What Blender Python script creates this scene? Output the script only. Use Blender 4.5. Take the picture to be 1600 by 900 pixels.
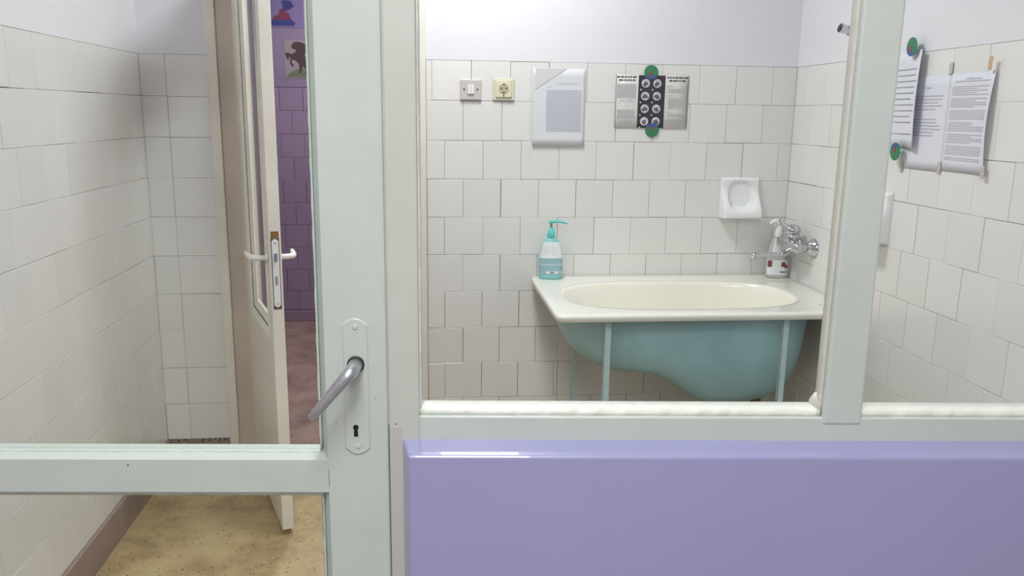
import bpy, bmesh, math, random
from mathutils import Vector, Matrix
random.seed(7)
for o in list(bpy.data.objects): bpy.data.objects.remove(o)
SC = bpy.context.scene
COL = SC.collection
PI = math.pi
# ------------------------------------------------------------------ camera
H = 1.42                                   # camera height over the floor
YAW, PITCH, ROLL = .1081, .2094, .0139
cy, sy, cp, sp = math.cos(YAW), math.sin(YAW), math.cos(PITCH), math.sin(PITCH)
fwd = Vector((sy*cp, cy*cp, -sp)); r0 = Vector((cy, -sy, 0)); u0 = r0.cross(fwd)
RT = math.cos(ROLL)*r0 + math.sin(ROLL)*u0; UP = -math.sin(ROLL)*r0 + math.cos(ROLL)*u0
cam = bpy.data.cameras.new('camera'); camo = bpy.data.objects.new('camera', cam); COL.objects.link(camo)
cam.sensor_width = 36; cam.lens = 36*1280/1600; cam.clip_start = .02
camo.matrix_world = Matrix(((RT.x, UP.x, -fwd.x, 0), (RT.y, UP.y, -fwd.y, 0), (RT.z, UP.z, -fwd.z, H), (0, 0, 0, 1)))
SC.camera = camo
# ------------------------------------------------------------------ light
SC.view_settings.view_transform = 'Standard'; SC.view_settings.look = 'None'
SC.view_settings.gamma = 1; SC.view_settings.use_curve_mapping = False
SC.view_settings.exposure = 0.0
w = bpy.data.worlds.new('world'); SC.world = w; w.use_nodes = True
w.node_tree.nodes['Background'].inputs[0].default_value = (.8, .82, .85, 1)
w.node_tree.nodes['Background'].inputs[1].default_value = .25
def area(name, loc, sx, sy_, power, col, rotz=0):
    l = bpy.data.lights.new(name, 'AREA'); l.shape = 'RECTANGLE'; l.size = sx; l.size_y = sy_
    l.energy = power; l.color = col
    o = bpy.data.objects.new(name, l); COL.objects.link(o); o.location = loc; o.rotation_euler = (0, 0, rotz)
    return o
area('bathroom_ceiling_lamp', (.15, 2.48, 2.62), .3, .6, 24, (.965, .985, 1))
area('front_room_ceiling_lamp', (-.1, -.02, 2.72), .5, 1.0, 38, (.97, .995, 1))
area('front_room_rear_fill_light', (.1, -1.7, 2.72), .5, 1.0, 32, (.97, .995, 1))  # added unseen fill, lifts the bathroom back wall over its side walls
area('hallway_ceiling_lamp', (-.3, 4.6, 2.6), .3, .5, 32, (.97, .95, 1))
# ------------------------------------------------------------------ materials
MATS = {}
def mat(name, col, rough=.5, metal=0., spec=.5, noise=0., nscale=6., bump=0., bscale=40., rnd=0., trans=0., sss=None, coat=0.):
    if name in MATS: return MATS[name]
    m = bpy.data.materials.new(name); m.use_nodes = True; MATS[name] = m
    nt = m.node_tree; N = nt.nodes; L = nt.links; b = N['Principled BSDF']
    b.inputs['Base Color'].default_value = (*col, 1); b.inputs['Roughness'].default_value = rough
    b.inputs['Metallic'].default_value = metal; b.inputs['Specular IOR Level'].default_value = spec
    b.inputs['Transmission Weight'].default_value = trans; b.inputs['Coat Weight'].default_value = coat
    tc = N.new('ShaderNodeTexCoord')
    if noise or rnd:
        hsv = N.new('ShaderNodeHueSaturation'); hsv.inputs['Color'].default_value = (*col, 1)
        val = N.new('ShaderNodeValue'); val.outputs[0].default_value = 1.
        cur = val.outputs[0]
        if noise:
            n = N.new('ShaderNodeTexNoise'); n.inputs['Scale'].default_value = nscale; n.inputs['Detail'].default_value = 6
            L.new(tc.outputs['Object'], n.inputs['Vector'])
            mr = N.new('ShaderNodeMapRange'); mr.inputs[1].default_value = .3; mr.inputs[2].default_value = .7
            mr.inputs[3].default_value = 1-noise; mr.inputs[4].default_value = 1+noise
            L.new(n.outputs['Fac'], mr.inputs[0]); cur = mr.outputs[0]
        if rnd:
            oi = N.new('ShaderNodeObjectInfo')
            mr2 = N.new('ShaderNodeMapRange'); mr2.inputs[3].default_value = 1-rnd; mr2.inputs[4].default_value = 1+rnd*.4
            L.new(oi.outputs['Random'], mr2.inputs[0])
            mu = N.new('ShaderNodeMath'); mu.operation = 'MULTIPLY'; L.new(cur, mu.inputs[0]); L.new(mr2.outputs[0], mu.inputs[1]); cur = mu.outputs[0]
        L.new(cur, hsv.inputs['Value']); L.new(hsv.outputs[0], b.inputs['Base Color'])
    if bump:
        n = N.new('ShaderNodeTexNoise'); n.inputs['Scale'].default_value = bscale; n.inputs['Detail'].default_value = 4
        L.new(tc.outputs['Object'], n.inputs['Vector'])
        bp = N.new('ShaderNodeBump'); bp.inputs['Strength'].default_value = bump; bp.inputs['Distance'].default_value = .004
        L.new(n.outputs['Fac'], bp.inputs['Height']); L.new(bp.outputs[0], b.inputs['Normal'])
    return m
def srgb(r, g, b): return tuple(((c/255)/12.92 if c/255 <= .04045 else ((c/255+.055)/1.055)**2.4) for c in (r, g, b))

M_paint = mat('painted_wood_pale_green', srgb(195, 204, 195), .3, noise=.03, nscale=9, bump=.25, bscale=22)
M_bead = mat('painted_putty', srgb(226, 229, 218), .35, bump=.5, bscale=60)
M_bead2 = mat('old_putty', srgb(204, 203, 192), .45, bump=.4, bscale=50)
M_lilac = mat('lilac_wall_paint', srgb(158, 158, 196), .3, coat=.6, noise=.03, nscale=3, bump=.15, bscale=14)
M_plaster = mat('white_plaster', srgb(232, 231, 235), .7, bump=.12, bscale=30)
M_tile = mat('glazed_tile', srgb(233, 232, 228), .22, noise=.01, nscale=9, bump=.05, bscale=9, rnd=.03)
M_grout = mat('grey_grout', srgb(120, 110, 98), .85, noise=.35, nscale=7)
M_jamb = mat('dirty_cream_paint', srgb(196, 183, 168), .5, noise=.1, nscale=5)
M_cream = mat('cream_door_paint', srgb(236, 230, 217), .38, noise=.06, nscale=6, bump=.2, bscale=30)
M_cement = mat('grey_cement', srgb(140, 128, 118), .8, noise=.22, nscale=9, bump=.5, bscale=40)
M_skirt = mat('grey_brown_skirting', srgb(150, 132, 122), .6, noise=.2, nscale=5, bump=.2, bscale=30)
M_enamel = mat('white_enamel', srgb(234, 233, 223), .14, noise=.01)
M_basin = mat('cream_enamel', srgb(244, 241, 228), .16, noise=.02, nscale=5)
M_tubout = mat('teal_painted_steel', srgb(152, 192, 197), .45, noise=.16, nscale=3.5, bump=.25, bscale=25)
M_leg = mat('pale_teal_steel', srgb(190, 216, 216), .4)
M_chrome = mat('chrome', (.58, .59, .61), .1, metal=1)
M_steel = mat('worn_grey_metal', (.56, .59, .6), .42, metal=1, noise=.12, nscale=40)
M_black = mat('black_void', (.006, .006, .006), .8)
M_dark = mat('dark_grey_plastic', (.03, .03, .03), .5)
M_white = mat('white_plastic', srgb(238, 238, 236), .3)
M_ceram = mat('white_ceramic', srgb(240, 241, 240), .1)
M_paper = mat('white_paper', srgb(226, 228, 236), .75)
M_paper2 = mat('faded_paper', srgb(222, 225, 228), .5, noise=.02)
M_poster = mat('poster_paper', srgb(222, 220, 214), .45)
M_ink = mat('grey_ink', srgb(188, 188, 195), .7)
M_inkm = mat('mid_grey_ink', srgb(142, 142, 150), .7)
M_inkd = mat('black_ink', srgb(50, 50, 52), .7)
M_inkb = mat('faded_blue_ink', srgb(211, 214, 224), .7)
M_navy = mat('dark_navy_print', srgb(38, 38, 50), .5)
M_photo = mat('grey_photo_print', srgb(205, 205, 208), .5, noise=.3, nscale=60)
M_photod = mat('dark_photo_print', srgb(95, 95, 98), .5, noise=.3, nscale=60)
M_green = mat('green_sticker', srgb(38, 128, 84), .3)
M_blue = mat('blue_sticker', srgb(52, 92, 150), .3)
M_red = mat('red_sticker', srgb(178, 40, 70), .3)
M_tape = mat('speckled_tape', srgb(196, 188, 178), .4, noise=.4, nscale=150)
M_tapeo = mat('orange_tape', srgb(205, 172, 136), .4, noise=.25, nscale=120)
M_switch = mat('mauve_grey_plastic', srgb(204, 195, 193), .35)
M_socket = mat('cream_plastic', srgb(224, 220, 194), .35)
M_socketd = mat('cream_plastic_deep', srgb(186, 178, 140), .4)
M_teal = mat('teal_plastic', srgb(92, 208, 198), .3)
M_tealb = mat('translucent_teal_soap', srgb(150, 216, 216), .25, trans=.15)
M_label = mat('white_label', srgb(232, 236, 238), .4)
M_labelt = mat('blue_teal_label', srgb(150, 188, 198), .4)
M_clear = mat('milky_clear_plastic', srgb(222, 222, 212), .2, trans=.35)
M_brown = mat('brown_red_print', srgb(128, 62, 52), .5, noise=.3, nscale=80)
M_purple = mat('purple_wall_paint', srgb(146, 127, 157), .5, noise=.05, nscale=3)
M_ptile = mat('purple_painted_tile', srgb(158, 138, 166), .35, rnd=.08)
M_pgrout = mat('purple_grout', srgb(105, 82, 108), .8)
M_horse = mat('dark_brown_crayon', srgb(70, 44, 48), .7)
M_grass = mat('dull_green_crayon', srgb(105, 118, 92), .8, noise=.3, nscale=60)
M_sheet = mat('greyish_drawing_paper', srgb(156, 143, 150), .8)
M_sheetv = mat('violet_drawing_paper', srgb(128, 112, 160), .8)
M_crimson = mat('crimson_crayon', srgb(122, 44, 66), .8, noise=.2, nscale=50)
M_ublue = mat('blue_crayon', srgb(48, 56, 128), .8, noise=.2, nscale=50)
M_sheetg = mat('grey_green_drawing_paper', srgb(126, 126, 132), .8, noise=.2, nscale=14)
M_rust = mat('rusty_brass', srgb(150, 112, 62), .5, metal=.6, noise=.4, nscale=120)
M_redpipe = mat('brown_red_pipe', srgb(120, 58, 52), .5)

def glass_mat():
    m = bpy.data.materials.new('window_glass'); m.use_nodes = True; nt = m.node_tree; N = nt.nodes; L = nt.links
    N.remove(N['Principled BSDF']); out = N['Material Output']
    t = N.new('ShaderNodeBsdfTransparent'); t.inputs[0].default_value = (.985, .995, .99, 1)
    g = N.new('ShaderNodeBsdfGlossy'); g.inputs['Roughness'].default_value = .015
    fr = N.new('ShaderNodeFresnel'); fr.inputs[0].default_value = 1.5
    ge = N.new('ShaderNodeNewGeometry'); iv = N.new('ShaderNodeMath'); iv.operation = 'SUBTRACT'; iv.inputs[0].default_value = 1
    L.new(ge.outputs['Backfacing'], iv.inputs[1])
    mu = N.new('ShaderNodeMath'); mu.operation = 'MULTIPLY'; L.new(fr.outputs[0], mu.inputs[0]); L.new(iv.outputs[0], mu.inputs[1])
    tc = N.new('ShaderNodeTexCoord'); n = N.new('ShaderNodeTexNoise'); n.inputs['Scale'].default_value = 2.2
    L.new(tc.outputs['Object'], n.inputs['Vector'])
    bp = N.new('ShaderNodeBump'); bp.inputs['Strength'].default_value = .05; bp.inputs['Distance'].default_value = .01
    L.new(n.outputs['Fac'], bp.inputs['Height']); L.new(bp.outputs[0], g.inputs['Normal'])
    mx = N.new('ShaderNodeMixShader'); L.new(mu.outputs[0], mx.inputs[0]); L.new(t.outputs[0], mx.inputs[1]); L.new(g.outputs[0], mx.inputs[2])
    L.new(mx.outputs[0], out.inputs['Surface']); return m
M_glass = glass_mat()

def terrazzo(name, base, dark, light, spk):
    m = bpy.data.materials.new(name); m.use_nodes = True; nt = m.node_tree; N = nt.nodes; L = nt.links; b = N['Principled BSDF']
    b.inputs['Roughness'].default_value = .42
    tc = N.new('ShaderNodeTexCoord')
    n = N.new('ShaderNodeTexNoise'); n.inputs['Scale'].default_value = 5; n.inputs['Detail'].default_value = 8; n.inputs['Roughness'].default_value = .65
    L.new(tc.outputs['Object'], n.inputs['Vector'])
    cr = N.new('ShaderNodeValToRGB'); cr.color_ramp.elements[0].position = .33; cr.color_ramp.elements[0].color = (*dark, 1)
    cr.color_ramp.elements[1].position = .68; cr.color_ramp.elements[1].color = (*light, 1)
    e = cr.color_ramp.elements.new(.5); e.color = (*base, 1); L.new(n.outputs['Fac'], cr.inputs[0])
    cur = cr.outputs[0]
    for sc, th, c in ((70, .12, (.03, .025, .02)), (110, .13, tuple(min(1, x*1.35) for x in light)), (38, .07, spk)):
        v = N.new('ShaderNodeTexVoronoi'); v.inputs['Scale'].default_value = sc; L.new(tc.outputs['Object'], v.inputs['Vector'])
        sepc = N.new('ShaderNodeSeparateColor'); L.new(v.outputs['Color'], sepc.inputs[0])
        a = N.new('ShaderNodeMath'); a.operation = 'LESS_THAN'; L.new(v.outputs['Distance'], a.inputs[0]); a.inputs[1].default_value = th*1.7
        k = N.new('ShaderNodeMath'); k.operation = 'LESS_THAN'; L.new(sepc.outputs[0], k.inputs[0]); k.inputs[1].default_value = .22
        mm = N.new('ShaderNodeMath'); mm.operation = 'MULTIPLY'; L.new(a.outputs[0], mm.inputs[0]); L.new(k.outputs[0], mm.inputs[1])
        mx = N.new('ShaderNodeMix'); mx.data_type = 'RGBA'; L.new(mm.outputs[0], mx.inputs[0]); L.new(cur, mx.inputs[6]); mx.inputs[7].default_value = (*c, 1)
        cur = mx.outputs[2]
    L.new(cur, b.inputs['Base Color']); return m
M_floor = terrazzo('tan_terrazzo', srgb(178, 156, 112), srgb(146, 124, 88), srgb(194, 174, 130), (.05, .03, .02))
M_hfloor = terrazzo('red_brown_terrazzo', srgb(154, 128, 116), srgb(124, 98, 90), srgb(174, 148, 134), (.04, .02, .02))

# ------------------------------------------------------------------ mesh helpers
class MB:
    """collects faces; build() links them as one mesh object"""
    def __init__(s): s.v = []; s.f = []; s.sm = []
    def add(s, vs, fs, smooth=False):
        b = len(s.v); s.v += [tuple(x) for x in vs]
        for f in fs: s.f.append(tuple(b+i for i in f)); s.sm.append(smooth)
        return s
    def box(s, x0, x1, y0, y1, z0, z1, bev=0., seg=2):
        bm = bmesh.new()
        r = bmesh.ops.create_cube(bm, size=1)
        for v in bm.verts: v.co = Vector(((x0+x1)/2+v.co.x*(x1-x0), (y0+y1)/2+v.co.y*(y1-y0), (z0+z1)/2+v.co.z*(z1-z0)))
        if bev: bmesh.ops.bevel(bm, geom=bm.edges[:], offset=bev, segments=seg, profile=.5, affect='EDGES')
        return s.frombm(bm, False)
    def frombm(s, bm, smooth=False, mtx=None):
        if mtx is not None: bm.transform(mtx)
        bm.verts.index_update()
        s.add([v.co[:] for v in bm.verts], [[v.index for v in f.verts] for f in bm.faces], smooth); bm.free(); return s
    def loft(s, rings, cap0=True, cap1=True, smooth=True, closed=True):
        n = len(rings[0]); vs = [p for r in rings for p in r]; fs = []
        for j in range(len(rings)-1):
            for i in range(n if closed else n-1):
                k = (i+1) % n; fs.append((j*n+i, j*n+k, (j+1)*n+k, (j+1)*n+i))
        s.add(vs, fs, smooth)
        b = len(s.v)-len(vs)
        if cap0: s.f.append(tuple(b+i for i in reversed(range(n)))); s.sm.append(False)
        if cap1: s.f.append(tuple(b+(len(rings)-1)*n+i for i in range(n))); s.sm.append(False)
        return s
    def tube(s, pts, radii, n=16, flat=1.):
        pts = [Vector(p) for p in pts]; rings = []; ref = None
        for i, p in enumerate(pts):
            d = (pts[min(i+1, len(pts)-1)]-pts[max(i-1, 0)]).normalized()
            if ref is None: ref = d.orthogonal().normalized() if abs(d.z) > .9 else Vector((0, 0, 1)).cross(d).normalized()
            a = (ref-d*ref.dot(d)).normalized(); ref = a; b = d.cross(a)
            r = radii[i] if isinstance(radii, (list, tuple)) else radii
            rings.append([p+a*math.cos(2*PI*k/n)*r+b*math.sin(2*PI*k/n)*r*flat for k in range(n)])
        return s.loft(rings)
    def lathe(s, prof, axis='z', c=(0, 0, 0), n=32, ell=1.):
        rings = []
        for r, h in prof:
            ring = []
            for k in range(n):
                a = 2*PI*k/n; x, y = r*math.cos(a), r*math.sin(a)*ell
                q = {'z': (x, y, h), 'y': (x, h, -y), 'x': (h, x, y)}[axis]
                ring.append((c[0]+q[0], c[1]+q[1], c[2]+q[2]))
            rings.append(ring)
        return s.loft(rings)
    def poly(s, pts2, y0, y1):
        """outline in x,z extruded along y"""
        bm = bmesh.new(); a = [bm.verts.new((x, y0, z)) for x, z in pts2]; f = bm.faces.new(a)
        r = bmesh.ops.extrude_face_region(bm, geom=[f])
        for v in [g for g in r['geom'] if isinstance(g, bmesh.types.BMVert)]: v.co.y = y1
        bmesh.ops.triangulate(bm, faces=[f for f in bm.faces if len(f.verts) > 4])
        bmesh.ops.recalc_face_normals(bm, faces=bm.faces)
        return s.frombm(bm)
    def build(s, name, m, parent=None, loc=None, rotz=None):
        me = bpy.data.meshes.new(name); me.from_pydata(s.v, [], s.f); me.materials.append(m)
        me.polygons.foreach_set('use_smooth', s.sm); me.validate(); me.update()
        bm = bmesh.new(); bm.from_mesh(me); bmesh.ops.recalc_face_normals(bm, faces=bm.faces); bm.to_mesh(me); bm.free()
        o = bpy.data.objects.new(name, me); COL.objects.link(o)
        if parent is not None: o.parent = parent
        if loc is not None: o.location = loc
        if rotz is not None: o.rotation_euler = (0, 0, rotz)
        return o
def tag(o, label, cat=None, group=None, kind=None):
    o['label'] = label
    if cat: o['category'] = cat
    if group: o['group'] = group
    if kind: o['kind'] = kind
    return o
def thing(name, label, cat, loc=(0, 0, 0), rotz=0, group=None, kind=None):
    o = bpy.data.objects.new(name, None); COL.objects.link(o); o.empty_display_size = .05
    o.location = loc; o.rotation_euler = (0, 0, rotz); return tag(o, label, cat, group, kind)
def link_copy(src, parent, loc, rot=(0, 0, 0)):
    c = src.copy(); COL.objects.link(c); c.parent = parent; c.location = loc; c.rotation_euler = rot; return c

# ------------------------------------------------------------------ the bathroom shell
D, XL, XR = 3.2284, -1.0348, 1.4806
CEIL = 2.65
Z0 = H+.0473                                # height of the row joint number 0
ROW = .15
TILE = {}
def tile_mesh(wd, ht, m):
    key = (round(wd, 3), round(ht, 3), m.name)
    if key not in TILE:
        a, b, i = wd/2, ht/2, .0011
        vs = [(-a, .006, -b), (a, .006, -b), (a, .006, b), (-a, .006, b), (-a, .0012, -b), (a, .0012, -b), (a, .0012, b), (-a, .0012, b),
              (-a+i, 0, -b+i), (a-i, 0, -b+i), (a-i, 0, b-i), (-a+i, 0, b-i)]
        fs = [(8, 9, 10, 11)]
        for k in range(4):
            j = (k+1) % 4; fs += [(4+k, 4+j, 8+j, 8+k), (k, j, 4+j, 4+k)]
        me = bpy.data.meshes.new('tile'); me.from_pydata(vs, [], fs); me.materials.append(m); me.update(); TILE[key] = me
    return TILE[key]
def lay_tile(parent, x0, x1, z0, z1, m=M_tile, gap=.0013):
    if x1-x0 < .006: return
    g = gap*random.uniform(.5, 1.35)
    me = tile_mesh(x1-x0-g, z1-z0-g*random.choice((.55, .8, 1.1)), m)
    o = bpy.data.objects.new('tile', me); COL.objects.link(o); o.parent = parent
    o.location = ((x0+x1)/2+random.uniform(-.0004, .0004), random.uniform(-.0006, .0006), (z0+z1)/2+random.uniform(-.0005, .0005))
    o.rotation_euler = (random.uniform(-.004, .004), random.uniform(-.0022, .0022), random.uniform(-.004, .004))
def row_joints(x0, x1, phase, pitch=.15):
    n = math.floor((x0-phase)/pitch)+1; js = [x0]; j = phase+n*pitch
    while j < x1-.004:
        if j-js[-1] > .012: js.append(j+random.uniform(-.0012, .0012))
        j += pitch
    js.append(x1); return js

# wall_back (holds the doorway to the hallway)
DX0, DX1, DZ = -.755, -.02, 2.06
wb = MB()
wb.box(XL-.15, DX0, .0075, .14, 0, CEIL).box(DX1, XR+.15, .0075, .14, 0, CEIL).box(DX0, DX1, .0075, .14, DZ, CEIL)
wall_back = wb.build('wall_back', M_grout, loc=(0, D, 0))
tag(wall_back, 'white tiled wall behind the bathtub with white plaster above', 'wall', kind='structure')
ZT = Z0+ROW
pl = MB(); pl.box(XL-.1, DX0-.032, -.001, .0075, ZT, CEIL).box(DX1+.03, XR+.1, -.001, .0075, ZT, CEIL).box(DX0-.035, DX1+.035, -.001, .0075, DZ, CEIL)
pl.build('plaster', M_plaster, wall_back)
for k in range(-1, 9):
    zt = Z0-k*ROW; zb = zt-ROW
    for a, b in ((XL, -.9435), (-.9435, -.7885)): lay_tile(wall_back, a, b, zb, zt)
    x0, x1 = .0105, XR
    ph = {-1: .033, 0: .003}.get(k, .079 if k % 2 else .001)
    if k >= 5:
        js = row_joints(x0, .545, ph); js2 = row_joints(.545, x1, .016 if k % 2 else .092)
        js = js+js2[1:]
    else: js = row_joints(x0, x1, ph)
    for a, b in zip(js, js[1:]): lay_tile(wall_back, a, b, zb, zt)
cs = MB()
for i in range(14):
    z = Z0+.135-i*.024; cs.box(  .4075+random.uniform(-.001, .001), .4125+random.uniform(-.002, .002), -.0014, .003, z-.0245, z, .001, 1)
cs.build('caulk_seam', mat('white_caulk', srgb(232, 232, 230), .5), wall_back)
bz = MB()
n = 26
for i in range(n):
    xa = XL+(-.79-XL)*i/n; xb = XL+(-.79-XL)*(i+1)/n
    bz.box(xa, xb+.0005, -.010-random.uniform(0, .003), .0074, 0, Z0-9*ROW-.001+random.uniform(-.012, .004), .002, 1)
tag(bz.build('baseboard_back', M_cement, loc=(0, D, 0)), 'rough grey cement strip under the tiles left of the inner door', 'baseboard', kind='structure')
bz2 = MB(); bz2.box(.012, XR, -.008, .0074, 0, Z0-9*ROW-.002, .003)
tag(bz2.build('baseboard_back', M_cement, loc=(0, D, 0)), 'grey cement strip at the wall foot under the bathtub', 'baseboard', kind='structure')

def side_wall(name, loc, rotz, x0, x1, even, odd, label):
    wm = MB(); wm.box(x0, x1, .0075, .13, 0, CEIL)
    o = wm.build(name, M_grout, loc=loc, rotz=rotz); tag(o, label, 'wall', kind='structure')
    MB().box(x0, x1, -.001, .0075, ZT, CEIL).build('plaster', M_plaster, o)
    for k in range(-1, 9):
        zt = Z0-k*ROW
        ph = even if k % 2 == 0 else odd
        js = row_joints(x0, x1, ph)
        for a, b in zip(js, js[1:]): lay_tile(o, a, b, zt-ROW, zt)
    return o
wall_left = side_wall('wall_left', (XL, 0, 0), PI/2, 1.28, D+.005, .075, .141, 'white tiled wall on the left seen through the door glass')
wall_right = side_wall('wall_right', (XR, 0, 0), -PI/2, -D-.005, -1.08, -.072, -.137, 'white tiled wall on the right with notices taped to it')
sk = MB(); sk.box(1.28, D, -.010, .0074, 0, Z0-9*ROW-.001, .003)
tag(sk.build('baseboard_left', M_skirt, loc=(XL, 0, 0), rotz=PI/2), 'grey brown skirting along the foot of the left tiled wall', 'baseboard', kind='structure')
sk = MB(); sk.box(-D, -1.1, -.009, .0074, 0, Z0-9*ROW-.001, .003)
tag(sk.build('baseboard_right', M_skirt, loc=(XR, 0, 0), rotz=-PI/2), 'grey brown skirting along the foot of the right tiled wall', 'baseboard', kind='structure')
tag(MB().box(XL-.1, XR+.1, 1.15, D+.07, -.1, 0).build('floor', M_floor), 'tan terrazzo floor of the bathroom', 'floor', kind='structure')
tag(MB().box(XL-.1, XR+.1, 1.05, D+.1, CEIL, CEIL+.1).build('ceiling', M_plaster), 'white ceiling of the bathroom', 'ceiling', kind='structure')

# hallway beyond the inner door
YH = 5.62
tag(MB().box(-3.2, 2.2, D+.07, YH+.1, -.1, -.001).build('floor_hallway', M_hfloor), 'mottled red brown floor of the hallway beyond the inner door', 'floor', kind='structure')
wh = MB().box(-3.2, 2.2, .0075, .12, 0, 2.7).build('wall_hallway', M_pgrout, loc=(0, YH, 0))
tag(wh, 'purple hallway wall seen through the gap of the inner door', 'wall', kind='structure')
HT = H+.152
MB().box(-3.2, 2.2, -.004, .0075, HT, 2.7).build('plaster', M_purple, wh)
for k in range(10):
    zt = HT-k*.151
    js = row_joints(-1.8, 1.0, .04 if k % 2 else .115)
    for a, b in zip(js, js[1:]): lay_tile(wh, a, b, max(zt-.151, .08), zt, M_ptile, .002)
tag(MB().box(-3.2, 2.2, -.012, .0074, 0, .075, .003).build('baseboard_hallway', mat('purple_skirting', srgb(150, 128, 150), .5), loc=(0, YH, 0)), 'dull purple skirting at the foot of the hallway wall', 'baseboard', kind='structure')
tag(MB().box(-3.2, 2.2, D+.1, YH+.1, 2.7, 2.8).build('ceiling_hallway', M_plaster), 'white hallway ceiling', 'ceiling', kind='structure')
tag(MB().box(-3.3, -3.2, D, YH+.1, 0, 2.7).build('wall_hallway_left', M_purple), 'purple end wall on the left of the hallway', 'wall', kind='structure')
tag(MB().box(2.2, 2.3, D, YH+.1, 0, 2.7).build('wall_hallway_right', M_purple), 'purple end wall on the right of the hallway', 'wall', kind='structure')
tag(MB().box(-3.2, XL-.15, .02, .14, 0, 2.7).box(XR+.15, 2.2, .02, .14, 0, 2.7).build('wall_hallway_front', M_purple, loc=(0, D, 0)), 'purple hallway wall beside the bathroom', 'wall', kind='structure')

# front room (the side the camera stands on)
FX0, FX1, FY, FC = -1.9, 2.3, -2.3, 2.78
tag(MB().box(FX0, FX1, FY, 1.15, -.1, -.001).build('floor_front', mat('grey_lino', srgb(150, 146, 140), .5, noise=.1)), 'grey floor of the room in front of the partition', 'floor', kind='structure')
tag(MB().box(FX0-.1, FX1+.1, FY-.1, 1.5, FC, FC+.1).build('ceiling_front', M_plaster), 'white ceiling of the room in front of the partition', 'ceiling', kind='structure')
M_pink = mat('pale_pink_wall_paint', srgb(205, 182, 190), .6)
def two_tone(name, box_lo, box_hi, label):
    o = MB().box(*box_lo).build(name, M_pink); MB().box(*box_hi).build('upper_wall', M_plaster, o)
    return tag(o, label, 'wall', kind='structure')
two_tone('wall_rear', (FX0, FX1, FY-.1, FY, 0, 1.66), (FX0, FX1, FY-.1, FY, 1.66, FC), 'pink and white wall behind the viewer')
two_tone('wall_front_left', (FX0-.1, FX0, FY, 1.45, 0, 1.66), (FX0-.1, FX0, FY, 1.45, 1.66, FC), 'pink and white side wall left of the viewer')
two_tone('wall_front_right', (FX1, FX1+.1, FY, 1.2, 0, 1.66), (FX1, FX1+.1, FY, 1.2, 1.66, FC), 'pink and white side wall right of the viewer')

# ------------------------------------------------------------------ the glazed partition (local frame: s along, t depth, z up)
PLOC = (0, 1.22, 0); PROT = -math.radians(4.6)
def PW(s, t, z):
    c, n = math.cos(PROT), math.sin(PROT); return (s*c-t*n, PLOC[1]+s*n+t*c, z)
# lilac parapet with chamfered front
lp = MB()
S0, S1 = -.037, 1.46
ZP = .916
a, b = .0115, -.038
back = [(S0, 0, 0), (S1, 0, 0), (S1, 0, ZP), (S0, 0, ZP)]; front = [(S0+a, b, 0), (S1-a, b, 0), (S1-a, b, ZP-a), (S0+a, b, ZP-a)]
rear = [(x, .075, z) for x, _, z in back]
lp.loft([rear, back, front], smooth=False)
wp = lp.build('wall_partition', M_lilac, loc=PLOC, rotz=PROT)
tag(wp, 'glossy lilac parapet with a chamfered edge under the inner window', 'wall', kind='structure')
mod = wp.modifiers.new('bevel', 'BEVEL'); mod.width = .004; mod.segments = 3; mod.limit_method = 'ANGLE'; mod.angle_limit = .3
tag(MB().box(-2.0, -.93, -.01, .07, 0, FC).box(1.47, 2.5, -.01, .07, 0, FC).box(-.93, 1.47, -.01, .07, 2.16, FC).build('wall_partition_surround', M_lilac, loc=PLOC, rotz=PROT),
    'lilac wall around the door and inner window of the partition', 'wall', kind='structure')

def putty(mb, pts0, pts1, n, jit):
    """a hand-laid glazing bead: cross-section pts (list of 3d) swept from start to end with wobble"""
    rings = []
    for i in range(n+1):
        f = i/n; j = random.uniform(-jit, jit); k = random.uniform(-jit, jit)
        r = []
        for q, (p0, p1) in enumerate(zip(pts0, pts1)):
            p = Vector(p0).lerp(Vector(p1), f)
            if q in (1, 2): p += Vector((j if abs(pts0[0][0]-pts1[0][0]) < .01 else 0, k, j if abs(pts0[0][0]-pts1[0][0]) >= .01 else 0))
            r.append(p)
        rings.append(r)
    mb.loft(rings, smooth=True)

# window_1: post, mullion, sill rail, head, beads, two panes
win = thing('window_1', 'pale green painted inner window with two panes above the lilac parapet', 'window', PLOC, PROT, kind='structure')
MB().box(-.0580, -.0105, 0, .07, 0, 2.16, .003).build('post', mat('warm_grey_paint', srgb(194, 199, 188), .32, noise=.04, nscale=7, bump=.3, bscale=24), win)
MB().box(-.0580, -.0375, -.0005, .06, 0, .9385, .0012).build('post_patch', mat('greyed_paint', srgb(190, 189, 181), .35, bump=.3, bscale=30), win)
MB().box(1.40, 1.46, 0, .07, ZP, 2.16, .003).build('post', M_paint, win)
MB().box(-.0115, 1.41, .0008, .07, ZP-.03, .9545, .0025).build('sill_rail', M_paint, win)
MB().box(-.012, 1.41, .0008, .07, 2.10, 2.16, .003).build('head_rail', M_paint, win)
MB().box(.628, .690, -.0015, .0105, .9435, 2.105, .004).box(.6345, .6835, .009, .036, .9545, 2.105).build('mullion', M_paint, win)
def sill_bead(x0, x1):
    mb = MB(); zt = .9535
    putty(mb, [(x0, .009, zt), (x0, .0095, zt+.0075), (x0, .014, zt+.0105), (x0, .0315, zt+.0165), (x0, .0315, zt)],
          [(x1, .009, zt), (x1, .0095, zt+.0075), (x1, .014, zt+.0105), (x1, .0315, zt+.0165), (x1, .0315, zt)], 60, .0017)
    mb.build('glazing_bead', M_bead, win)
sill_bead(-.0105, .628); sill_bead(.690, 1.40)
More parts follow.
